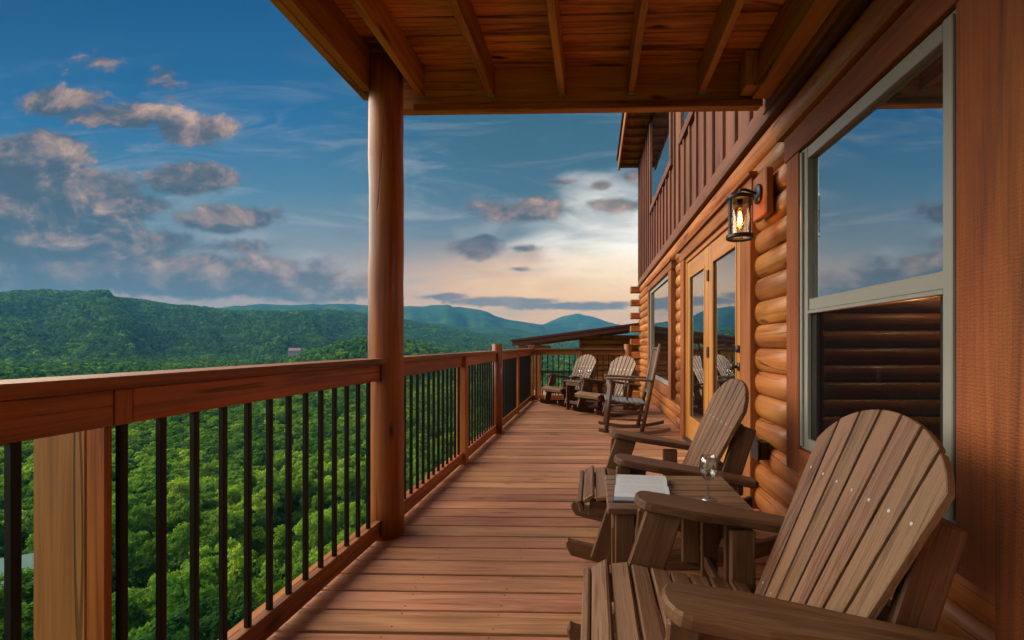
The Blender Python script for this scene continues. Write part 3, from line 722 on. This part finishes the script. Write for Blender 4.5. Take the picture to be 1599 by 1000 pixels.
psub(w1, 'pane', (1.092, 1.403, .631), (1.098, 2.265, 1.244), M_PANEL, .001)
psub(w1, 'insect_screen', (1.066, 1.404, .632), (1.068, 2.264, 1.243), M_SCREEN, .0005)
psub(w1, 'sash_stile', (1.072, 1.404, .632), (1.09, 1.44, 1.243), M_VINYL); psub(w1, 'sash_stile', (1.072, 2.225, .632), (1.09, 2.264, 1.243), M_VINYL)
psub(w1, 'corner_board', (1.028, .80, -.3), (1.117, 1.197, 2.45), M_TRIM)
for (a, b) in ((1.20, 1.331), (2.333, 2.475)): psub(w1, 'trim', (1.035, a, .44), (1.117, b, 2.071), M_TRIM)
psub(w1, 'trim', (1.033, 1.20, 2.074), (1.117, 2.50, 2.205), M_TRIM); psub(w1, 'drip_cap', (1.005, 1.20, 2.208), (1.117, 2.54, 2.235), M_TRIM)
psub(w1, 'sill', (1.035, 1.334, .44), (1.117, 2.330, .568), M_TRIM)
# --- lit room behind it
cb('room_floor', (1.17, -.4, -.02), (4.3, 4.2, .0), M_LOG); cb('room_ceiling', (1.17, -.4, 2.45), (4.3, 4.2, 2.49), M_CEIL)
for k in range(15): cb('room_log', (4.0 + .01 * (k % 2), -.4, .005 + k * .16), (4.2, 4.2, .155 + k * .16), M_LOG, cabin, .03)
cb('room_wall', (1.17, 4.205, 0), (4.3, 4.25, 2.45), M_LOG)
for k in range(16): link('room_log', log_mesh(2.8, COURSE - .002, .07), cabin, axes((2.6 - C0.x, 4.20 - C0.y, (k + .5) * COURSE), (1, 0, 0), (0, 0, 1)))
cb('room_wall', (1.17, -.45, 0), (4.3, -.405, 2.45), M_LOG)
rl = bpy.data.lights.new('room_lamp', 'POINT'); rl.energy = 60; rl.color = (1, .60, .26); rl.shadow_soft_size = .12
ro = bpy.data.objects.new('room_lamp', rl); col.objects.link(ro); ro.location = (3.3, 3.7, 2.1)
link('pendant_shade', lathe_mesh([(.012, .34), (.012, .10), (.03, .09), (.15, -.04), (.155, -.04), (.035, .10)], M_IRON, 20), cabin, Matrix.Translation(Vector((3.3, 3.7, 2.1)) - C0))
# --- french doors
def door(y0, y1, hand):
    g = .115
    d = cb('door', (1.075, y0, .03), (1.115, y0 + g, 2.02), M_DOOR, None, .004)
    psub(d, 'stile', (1.075, y1 - g, .03), (1.115, y1, 2.02), M_DOOR, .004)
    psub(d, 'rail', (1.076, y0 + g + .002, 1.86), (1.114, y1 - g - .002, 2.018), M_DOOR); psub(d, 'rail', (1.076, y0 + g + .002, .032), (1.114, y1 - g - .002, .27), M_DOOR)
    psub(d, 'pane', (1.090, y0 + g + .002, .272), (1.098, y1 - g - .002, 1.858), M_PANED, .001)
    for yy in (y0 + g + .002, y1 - g - .024): psub(d, 'glass_bead', (1.068, yy, .272), (1.089, yy + .022, 1.858), M_DOOR)
    for zz in (.272, 1.836): psub(d, 'glass_bead', (1.069, y0 + g + .026, zz), (1.0885, y1 - g - .026, zz + .022), M_DOOR)
    if hand:
        for z, r in ((1.06, .028), (.93, .030)):
            o = link('lock' if z > 1 else 'door_knob', lathe_mesh([(0, 0), (r, 0), (r, .012), (r * .4, .014), (r * .4, .034), (r * .85, .040), (r, .055), (r * .8, .068), (0, .07)] if z < 1 else [(0, 0), (r, 0), (r, .02), (r * .8, .026), (0, .026)], M_IRON, 16), d)
            o.matrix_basis = d.matrix_basis.inverted() @ axes(Vector((1.074, y0 + .055, z)) - C0, (0, 0, 1), (0, 1, 0))
    return d
d1 = door(3.33, 4.27, True); d2 = door(4.315, 5.255, False)
for z in (.30, 1.02, 1.74): psub(d2, 'hinge', (1.060, 4.268, z - .05), (1.080, 4.318, z + .05), M_IRON)
cb('door_mullion', (1.080, 4.272, .03), (1.114, 4.313, 2.02), M_DOOR)
for (a, b) in ((3.27, 3.328), (5.257, 5.31)): cb('door_jamb', (1.066, a, .0), (1.117, b, 2.03), M_DOOR)
cb('door_head', (1.066, 3.27, 2.032), (1.117, 5.31, 2.08), M_DOOR); cb('threshold', (1.03, 3.27, .002), (1.117, 5.31, .028), M_IRON)
for (a, b) in ((3.06, 3.268), (5.312, 5.50)): cb('door_trim', (1.040, a, .0), (1.117, b, 2.081), M_TRIM)
cb('door_trim', (1.038, 3.03, 2.083), (1.117, 5.56, 2.20), M_TRIM); cb('drip_cap', (1.012, 3.0, 2.203), (1.117, 5.6, 2.228), M_TRIM)
for k in range(14): cb('log_stub', (1.05 + .006 * (k % 2), 5.505, k * COURSE + .006), (1.116, 5.60, (k + 1) * COURSE - .006), M_LOG, None, .02)
# --- far window
w2 = cb('window', (1.055, 6.30, .50), (1.115, 6.36, 2.09), M_VINYL)
psub(w2, 'frame', (1.055, 8.47, .50), (1.115, 8.53, 2.09), M_VINYL); psub(w2, 'frame', (1.057, 6.362, 2.03), (1.114, 8.468, 2.088), M_VINYL); psub(w2, 'frame', (1.057, 6.362, .502), (1.114, 8.468, .56), M_VINYL)
psub(w2, 'pane', (1.08, 6.363, .562), (1.09, 8.467, 2.028), M_PANED, .001)
for (a, b) in ((6.08, 6.298), (8.532, 8.70)): psub(w2, 'trim', (1.025, a, .36), (1.117, b, 2.092), M_TRIM)
psub(w2, 'trim', (1.023, 6.05, 2.095), (1.117, 8.73, 2.20), M_TRIM); psub(w2, 'drip_cap', (1.0, 6.02, 2.203), (1.117, 8.76, 2.228), M_TRIM); psub(w2, 'sill', (1.025, 6.30, .36), (1.117, 8.53, .498), M_TRIM)

# --- wall lantern
lamp = empty('wall_lantern', (1.05, 2.80, 1.98), 0, 'lit black metal and glass wall lantern beside the big window', 'lantern')
o = link('mounting_board', box_mesh(.27, .22, .045, M_RAIL, .006), lamp, axes((-.02, 0, .02), (0, 0, 1), (0, 1, 0)))
o = link('wall_plate', lathe_mesh([(0, 0), (.06, 0), (.06, .012), (.045, .022), (0, .022)], M_IRON, 24), lamp, axes((-.043, 0, .03), (0, 0, 1), (0, 1, 0)))
LC = Vector((-.165, -.02, 0))
link('arm', tube_mesh([(-.05, 0, .03), (-.09, 0, .045), (-.13, -.01, .055), (LC.x, LC.y, .05), (LC.x, LC.y, .015)], .009, M_IRON, 8), lamp)
link('cap', lathe_mesh([(0, .03), (.03, .028), (.062, .012), (.082, .006), (.082, -.014), (.074, -.016), (0, -.010)], M_IRON, 28), lamp, Matrix.Translation(LC))
link('base_ring', lathe_mesh([(.078, -.250), (.082, -.246), (.082, -.226), (.070, -.226), (.070, -.250), (.078, -.250)], M_IRON, 28), lamp, Matrix.Translation(LC))
for k in range(4):
    a = k * math.pi / 2 + .5; link('rod', box_mesh(.22, .009, .009, M_IRON, .001), lamp, axes(LC + Vector((math.cos(a) * .076, math.sin(a) * .076, -.122)), (0, 0, 1), (1, 0, 0)))
link('glass_shade', lathe_mesh([(.070, -.235), (.070, -.012)], M_LANTGLASS, 28), lamp, Matrix.Translation(LC))
link('socket', lathe_mesh([(0, -.012), (.016, -.012), (.016, -.06), (0, -.06)], M_IRON, 14), lamp, Matrix.Translation(LC))
bulb = link('bulb', lathe_mesh([(.008, -.06), (.020, -.085), (.021, -.15), (.012, -.168), (0, -.172)], glass_mat('bulb_glass', (1, .8, .5)), 16), lamp, Matrix.Translation(LC))
link('filament', tube_mesh([(0, 0, -.085), (.004, 0, -.105), (-.004, 0, -.125), (0, 0, -.148)], .0075, M_BULB, 8), bulb)
pl = bpy.data.lights.new('lantern_light', 'POINT'); pl.energy = 1.4; pl.color = (1, .52, .17); pl.shadow_soft_size = .02
po = bpy.data.objects.new('lantern_light', pl); col.objects.link(po); po.location = Vector((1.05, 2.80, 1.98)) + LC + Vector((0, 0, -.12))
# --- outlet box
ob = empty('outlet_box', (1.05, 2.87, .44), 0, 'dark weatherproof outlet box on the log wall beside the doors', 'outlet')
bar('box', (-.035, -.06, -.055), (.025, .06, .055), M_IRON, ob, .006); bar('cover', (-.05, -.068, -.062), (-.037, .068, .062), M_IRON, ob, .004)
bar('cover_lip', (-.055, -.068, .0635), (-.02, .068, .070), M_IRON, ob, .002)

# ================================================================== ADIRONDACK ROCKERS
def arm_outline():
    L = .68; o = []
    # a: 0 = front tip ... -L rear; b across
    for k in range(9):
        q = -math.pi / 2 + math.pi * k / 8; o.append((-.05 + .05 * math.cos(q), .070 * math.sin(q)))
    o += [(-.20, .078), (-.36, .058), (-.52, .048), (-.66, .046), (-.68, .030), (-.68, -.030), (-.66, -.046), (-.52, -.056), (-.36, -.068), (-.20, -.078)]
    return o
def make_chair():
    t = empty('adirondack_rocker')
    Rr = 1.55; lo = []; hi = []
    for k in range(15):
        x = -.60 + 1.06 * k / 14; lo.append((x, x * x / (2 * Rr))); hi.append((x, x * x / (2 * Rr) + .075 + .012 * math.sin(k / 14 * math.pi)))
    tip = [(.482, .108), (.486, .130), (.475, .150)]
    me = prism_mesh(lo + tip + hi[::-1], .03, M_POLYD, .006)
    for s in (-1, 1): link('runner', me, t, axes((0, s * .262, 0), (1, 0, 0), (0, 0, 1)))
    def plank(name, p0, p1, W, T, mat, y, M=None):     # in the x-z plane at y, W in plane
        return beam(name, (p0[0], y, p0[1]), (p1[0], y, p1[1]), T if False else W, T, mat, t, up=(0, 1, 0), c=.005)
    for s in (-1, 1):
        plank('front_leg', (.150, .522), (.305, .055), .125, .03, M_POLYD, s * .294)
        plank('rear_leg', (-.115, .458), (-.115, .055), .085, .03, M_POLYD, s * .294)
        plank('seat_rail', (.37, .292), (-.42, .165), .085, .028, M_POLYD, s * .231)
        plank('back_support', (-.210, .10), (-.400, .69), .10, .028, M_POLYD, s * .231)
    am = arm_outline(); me = prism_mesh(am, .032, M_POLYD, .006)
    ax = Vector((.52, 0, .088)).normalized()
    for s in (-1, 1):
        link('arm', me, t, axes((.252, s * .318, .553), ax, (0, 1, 0)))
        plank('arm_bracket', (.205, .515), (.215, .39), .07, .026, M_POLYD, s * .3235)
    # seat
    sx, sz = .372, .352
    for k in range(8):
        x = sx - k * .066; z = sz - k * .0098 - (.0 if k > 0 else .010); tilt = .21 if k > 1 else (-.12 if k == 1 else -.55)
        link('seat_slat', box_mesh(.535, .060, .024, M_POLY, .005), t, axes((x, 0, z), (0, 1, 0), (-math.cos(tilt), 0, -math.sin(tilt))))
    link('front_slat', box_mesh(.535, .058, .024, M_POLY, .005), t, axes((.412, 0, .308), (0, 1, 0), (.25, 0, 1)))
    # fan back
    b0 = Vector((-.115, 0, .235)); dr = Vector((-.435, 0, .900)).normalized(); across = Vector((0, 1, 0)); LB = .745; RA = .335
    sv = []; sf = []
    for i in range(-3, 4):
        sb, st, wb, wt = i * .0600, i * .0885, .0245, .0374
        def T(s): return LB - (RA - math.sqrt(max(1e-4, RA * RA - min(abs(s), .328) ** 2))) * .78
        out = [(0, -wb), ]
        top = []
        for q in range(6):
            ss = -wt + 2 * wt * q / 5; top.append((T(st + ss), ss))
        cen = sb; out = [(0., -wb)] + [(a, (st - sb) * (a / LB) + b) for a, b in top] + [(0., wb)]
        link('back_slat', prism_mesh(out, .022, M_POLY, .0022), t, axes(b0 + across * sb, dr, across))
        nrm = dr.cross(across)
        for tt in (.10, .50):
            c = b0 + dr * tt + across * (sb + (st - sb) * tt / LB) + nrm * (.0118 if nrm.x > 0 else -.0118)
            kk = len(sv)
            for q in range(8): sv.append(c + dr * (.0047 * math.cos(q * .785)) + across * (.0047 * math.sin(q * .785)))
            sf.append([kk + q for q in range(8)])
    tag(link('screw_heads', mesh('screw_heads', sv, sf, M_SCREW), t), kind='stuff')
    back = Vector((-.900, 0, -.435)).normalized() * .0255
    for tt, w in ((.10, .20), (.50, .255)):
        c = b0 + dr * tt + back; link('back_batten', box_mesh(2 * w, .075, .026, M_POLYD, .005), t, axes(c, across, dr))
    link('rear_brace', box_mesh(.70, .07, .028, M_POLYD, .005), t, axes((-.335, 0, .425), (0, 1, 0), (0, 0, 1)))
    return t
chA = make_chair()
spots = [(.395, 1.285, 0, 'brown slatted Adirondack rocker nearest the viewer at lower right'),
         (.348, 2.485, 0, 'brown Adirondack rocker just beyond the table with the open book'),
         (.20, 7.15, 42, 'distant Adirondack rocker behind the dark wooden rocking chair'),
         (-.42, 8.10, 42, 'farthest Adirondack rocker in the deck corner by the end railing')]
for i, (x, y, a, lab) in enumerate(spots):
    o = chA if i == 0 else copy_tree(chA)
    o.location = (x, y, 0); o.rotation_euler = (0, 0, math.pi + R(a)); tag(o, lab, 'rocking chair', 'Adirondack rocking chairs')

# ================================================================== SIDE TABLES
def make_table():
    t = empty('side_table'); W, D, Hh = .53, .43, .50
    for k in range(6):
        y = -D / 2 + .0358 + k * .0717; link('top_slat', box_mesh(W, .064, .024, M_POLY, .005), t, axes((0, y, Hh - .012), (1, 0, 0), (0, 1, 0)))
    for s in (-1, 1):
        link('apron', box_mesh(D - .06, .06, .022, M_POLYD, .004), t, axes((s * .235, 0, Hh - .055), (0, 1, 0), (0, 0, 1)))
        for r in (-1, 1): link('leg', box_mesh(.474, .072, .024, M_POLYD, .004), t, axes((s * .200, r * .180, .238), (0, 0, 1), (1, 0, 0)))
        link('stretcher', box_mesh(.34, .05, .022, M_POLYD, .004), t, axes((s * .185, 0, .13), (0, 1, 0), (0, 0, 1)))
    return t
tb = make_table(); tb.location = (.315, 1.865, 0); tag(tb, 'brown slatted side table holding the open book and a wine glass', 'table', 'slatted side tables')
tb2 = copy_tree(tb); tb2.location = (-.16, 7.62, 0); tb2.rotation_euler.z = R(40); tag(tb2, 'small slatted table between the two distant Adirondack rockers', 'table', 'slatted side tables')

# ================================================================== BOOK AND GLASSES
book = empty('open_book', (.195, 1.865, .501), R(-5), 'open printed book lying on the near side table', 'book')
bar('cover', (-.112, -.155, .0), (.112, .155, .004), M_BOOKCOVER, book, .001)
for s in (-1, 1):
    v = []; f = []; n = 10
    for k in range(n + 1):
        q = k / n; y = s * (.001 + .146 * q); z = .006 + .032 * math.sin(min(1, q * 2.6) * math.pi / 2) * (1 - .62 * q)
        for x in (-.105, .105): v.append((x, y, z))
    for k in range(n + 1):
        y = s * (.001 + .146 * k / n)
        for x in (-.105, .105): v.append((x, y, .0045))
    m2 = 2 * (n + 1)
    for k in range(n):
        a = 2 * k; q = [a, a + 1, a + 3, a + 2]; f.append(q if s > 0 else q[::-1])
        f.append([a, a + 2, m2 + a + 2, m2 + a]); f.append([a + 1, m2 + a + 1, m2 + a + 3, a + 3])
    f.append([2 * n, 2 * n + 1, m2 + 2 * n + 1, m2 + 2 * n])
    link('page_block', mesh('page_block', v, f, M_PAGE), book)
def make_glass():
    t = empty('wine_glass')
    link('foot', lathe_mesh([(0, .001), (.033, .001), (.034, .003), (.012, .007), (.005, .014)], M_GLASS, 28), t)
    link('stem', lathe_mesh([(.0065, .014), (.0052, .04), (.0056, .068), (.008, .078)], M_GLASS, 16), t)
    link('bowl', lathe_mesh([(.008, .078), (.024, .088), (.035, .108), (.037, .128), (.034, .155), (.030, .180), (.0292, .180), (.033, .155), (.0358, .128), (.033, .108), (.022, .090), (0, .081)], M_GLASS, 32), t)
    return t
gl = make_glass(); gl.location = (.44, 1.76, .50); gl.scale = (.93, .93, .93); tag(gl, 'empty wine glass standing beside the open book', 'wine glass', 'wine glasses')
for (x, y, lab) in ((-.22, 7.56, 'left of the two wine glasses on the distant small table'), (-.07, 7.66, 'right of the two wine glasses on the distant small table')):
    g = copy_tree(gl); g.location = (x, y, .50); tag(g, lab, 'wine glass', 'wine glasses')

# ================================================================== WOODEN ROCKING CHAIR
rk = empty('rocking_chair', (.42, 5.74, 0), math.pi, 'dark wooden rocking chair with tall slatted back by the far window', 'rocking chair')
Rr = 1.7; lo = []; hi = []
for k in range(13):
    x = -.50 + .86 * k / 12; lo.append((x, (x + .05) ** 2 / (2 * Rr))); hi.append((x, (x + .05) ** 2 / (2 * Rr) + .042))
me = prism_mesh(lo + hi[::-1], .036, M_ROCK, .006)
for s in (-1, 1):
    link('runner', me, rk, axes((0, s * .26, 0), (1, 0, 0), (0, 0, 1)))
    round_bar('front_post', (.27, s * .26, .05), (.20, s * .26, .66), .026, M_ROCK, rk, 12, .024)
    round_bar('rear_post', (-.16, s * .24, .04), (-.38, s * .24, 1.10), .027, M_ROCK, rk, 12, .022)
    link('arm', prism_mesh([(-.30, -.028), (.22, -.045), (.27, -.03), (.285, 0), (.27, .03), (.22, .045), (-.30, .028)], .026, M_ROCK, .005), rk, axes((.0, s * .262, .672), (1, 0, .05), (0, 1, 0)))
    for z, x0, x1 in ((.20, .25, -.19), (.30, .24, -.21)): round_bar('side_rung', (x0, s * .255, z), (x1, s * .245, z - .02), .013, M_ROCK, rk, 8)
    round_bar('arm_spindle', (.02, s * .26, .42), (-.01, s * .26, .66), .012, M_ROCK, rk, 8)
for x, z in ((.25, .19), (.243, .29), (-.20, .20)): round_bar('cross_rung', (x, -.25, z), (x, .25, z), .013, M_ROCK, rk, 8)
for k in range(8):
    x = .255 - k * .062; link('seat_slat', box_mesh(.50, .054, .018, M_ROCKSEAT, .004), rk, axes((x, 0, .425 - .006 * k - (.008 if 1 < k < 6 else 0)), (0, 1, 0), (-1, 0, -.09)))
for z in (.50, 1.04):
    f_ = (z - .04) / 1.06; round_bar('back_rail', (-.16 - .22 * f_, -.24, z), (-.16 - .22 * f_, .24, z), .02, M_ROCK, rk, 10)
for k in range(5):
    y = -.16 + k * .08; beam('back_slat', (-.262, y, .50), (-.366, y, 1.03), .046, .014, M_ROCK, rk, up=(1, 0, .2))

# ================================================================== LOG ANNEX BEHIND THE FAR RAILING
an = empty('log_annex', (0, 13.2, 0), 0, 'low log outbuilding with dark red shed roof beyond the end railing', 'building')
for k in range(18):
    z0 = -1.35 + k * COURSE
    top = 1.13 + (.38 + .30) * .115
    if z0 + COURSE > 1.35: break
    link('log', log_mesh(2.7, COURSE - .002, .07), an, axes((.98, 0, z0 + COURSE / 2), (1, 0, 0), (0, 0, 1)))
bar('corner_board', (-.42, -.09, -1.35), (-.375, .02, 1.30), M_LOG, an)
bar('wall_core', (-.37, .001, -4.5), (2.6, .08, 1.36), M_LOG, an)
def slab(name, x0, z0, x1, z1, y0, y1, t, mat):
    v = [(x0, y0, z0), (x1, y0, z1), (x1, y1, z1), (x0, y1, z0), (x0, y0, z0 + t), (x1, y0, z1 + t), (x1, y1, z1 + t), (x0, y1, z0 + t)]
    return link(name, mesh(name, v, [[0, 3, 2, 1], [4, 5, 6, 7], [0, 1, 5, 4], [1, 2, 6, 5], [2, 3, 7, 6], [3, 0, 4, 7]], mat), an)
slab('roof', -2.25, 1.17, 1.45, 1.66, -.9, 4.5, .05, M_METALROOF); slab('fascia', -2.22, 1.05, 1.40, 1.535, -.86, -.82, .115, M_METALROOF)
for yy in (0.1, 1.1, 2.1, 3.1, 4.1): slab('rafter', -2.1, 1.06, 1.3, 1.515, yy - .03, yy + .03, .11, M_RAIL)
for x in (-2.0, -1.55): bar('post', (x - .08, -.62, -5.0), (x + .08, -.46, 1.10 + (x + 2.2) * .13), M_RAIL, an)
bar('beam', (-2.1, -.63, .92), (-1.2, -.45, 1.06), M_RAIL, an)
bar('porch_floor', (-2.2, -.8, -.75), (-.43, 4.0, -.6), M_DECK, an)
bar('porch_rail', (-2.1, -.56, .30), (-.43, -.50, .36), M_IRON, an); bar('porch_rail', (-2.1, -.56, -.45), (-.43, -.50, -.38), M_RAIL, an)
for k in range(9): bar('porch_baluster', (-1.98 + k * .18, -.545, -.375), (-1.955 + k * .18, -.52, .295), M_IRON, an)

# ================================================================== HOUSES IN THE VALLEY
def cottage(name, loc, rz, w, d, h, rh, wallm, roofm, label):
    t = empty(name, loc, rz, label, 'house')
    bar('wall', (-w / 2, -d / 2, -9), (w / 2, d / 2, h), wallm, t, .02)
    v = [(-w / 2 - .5, -d / 2 - .5, h), (w / 2 + .5, -d / 2 - .5, h), (w / 2 + .5, d / 2 + .5, h), (-w / 2 - .5, d / 2 + .5, h), (-w / 2 - .5, 0, h + rh), (w / 2 + .5, 0, h + rh)]
    link('roof', mesh('roof', v, [[0, 1, 5, 4], [2, 3, 4, 5], [0, 4, 3], [1, 2, 5], [0, 3, 2, 1]], roofm), t)
    for k in (-1, 0, 1):
        o = bar('window', (k * w * .3 - .5, -d / 2 - .06, h * .35), (k * w * .3 + .5, -d / 2 - .005, h * .75), M_PANED, t)
    bar('chimney', (w * .25 - .4, -.4, h + rh * .4), (w * .25 + .4, .4, h + rh + .9), wallm, t)
    return t
p = along(*COT); cottage('cottage', (p[0], p[1], p[2] - 3.4), R(35), 5.0, 4.6, 2.6, 1.7, M_WHITE, M_GREENROOF, 'cottage with pale green metal roof among trees at lower left')
p = along(453, 549, 820); cottage('farmhouse', (p[0], p[1], p[2] - 4), R(20), 16, 9, 5, 4, M_WHITE, M_PINKROOF, 'tiny pale house with pinkish roof far off in the valley')

# ================================================================== HAZE
hv = [(-7700, -7700, -90), (7700, -7700, -90), (7700, 7700, -90), (-7700, 7700, -90)]
hv = hv + [(x, y, 520) for x, y, z in hv]
hm = bpy.data.materials.new('valley_haze'); hm.use_nodes = True; nt = hm.node_tree; nt.nodes.clear()
pvn = nd(nt, 'ShaderNodeVolumePrincipled', {'Color': (.11, .43, .80, 1), 'Density': 0.00016, 'Anisotropy': 0.0})
nt.links.new(pvn.outputs[0], nd(nt, 'ShaderNodeOutputMaterial').inputs['Volume'])
hz = link('haze', mesh('haze', hv, [[0, 3, 2, 1], [4, 5, 6, 7], [0, 1, 5, 4], [1, 2, 6, 5], [2, 3, 7, 6], [3, 0, 4, 7]], hm)); tag(hz, 'pale blue evening haze filling the valley', 'haze', kind='stuff')
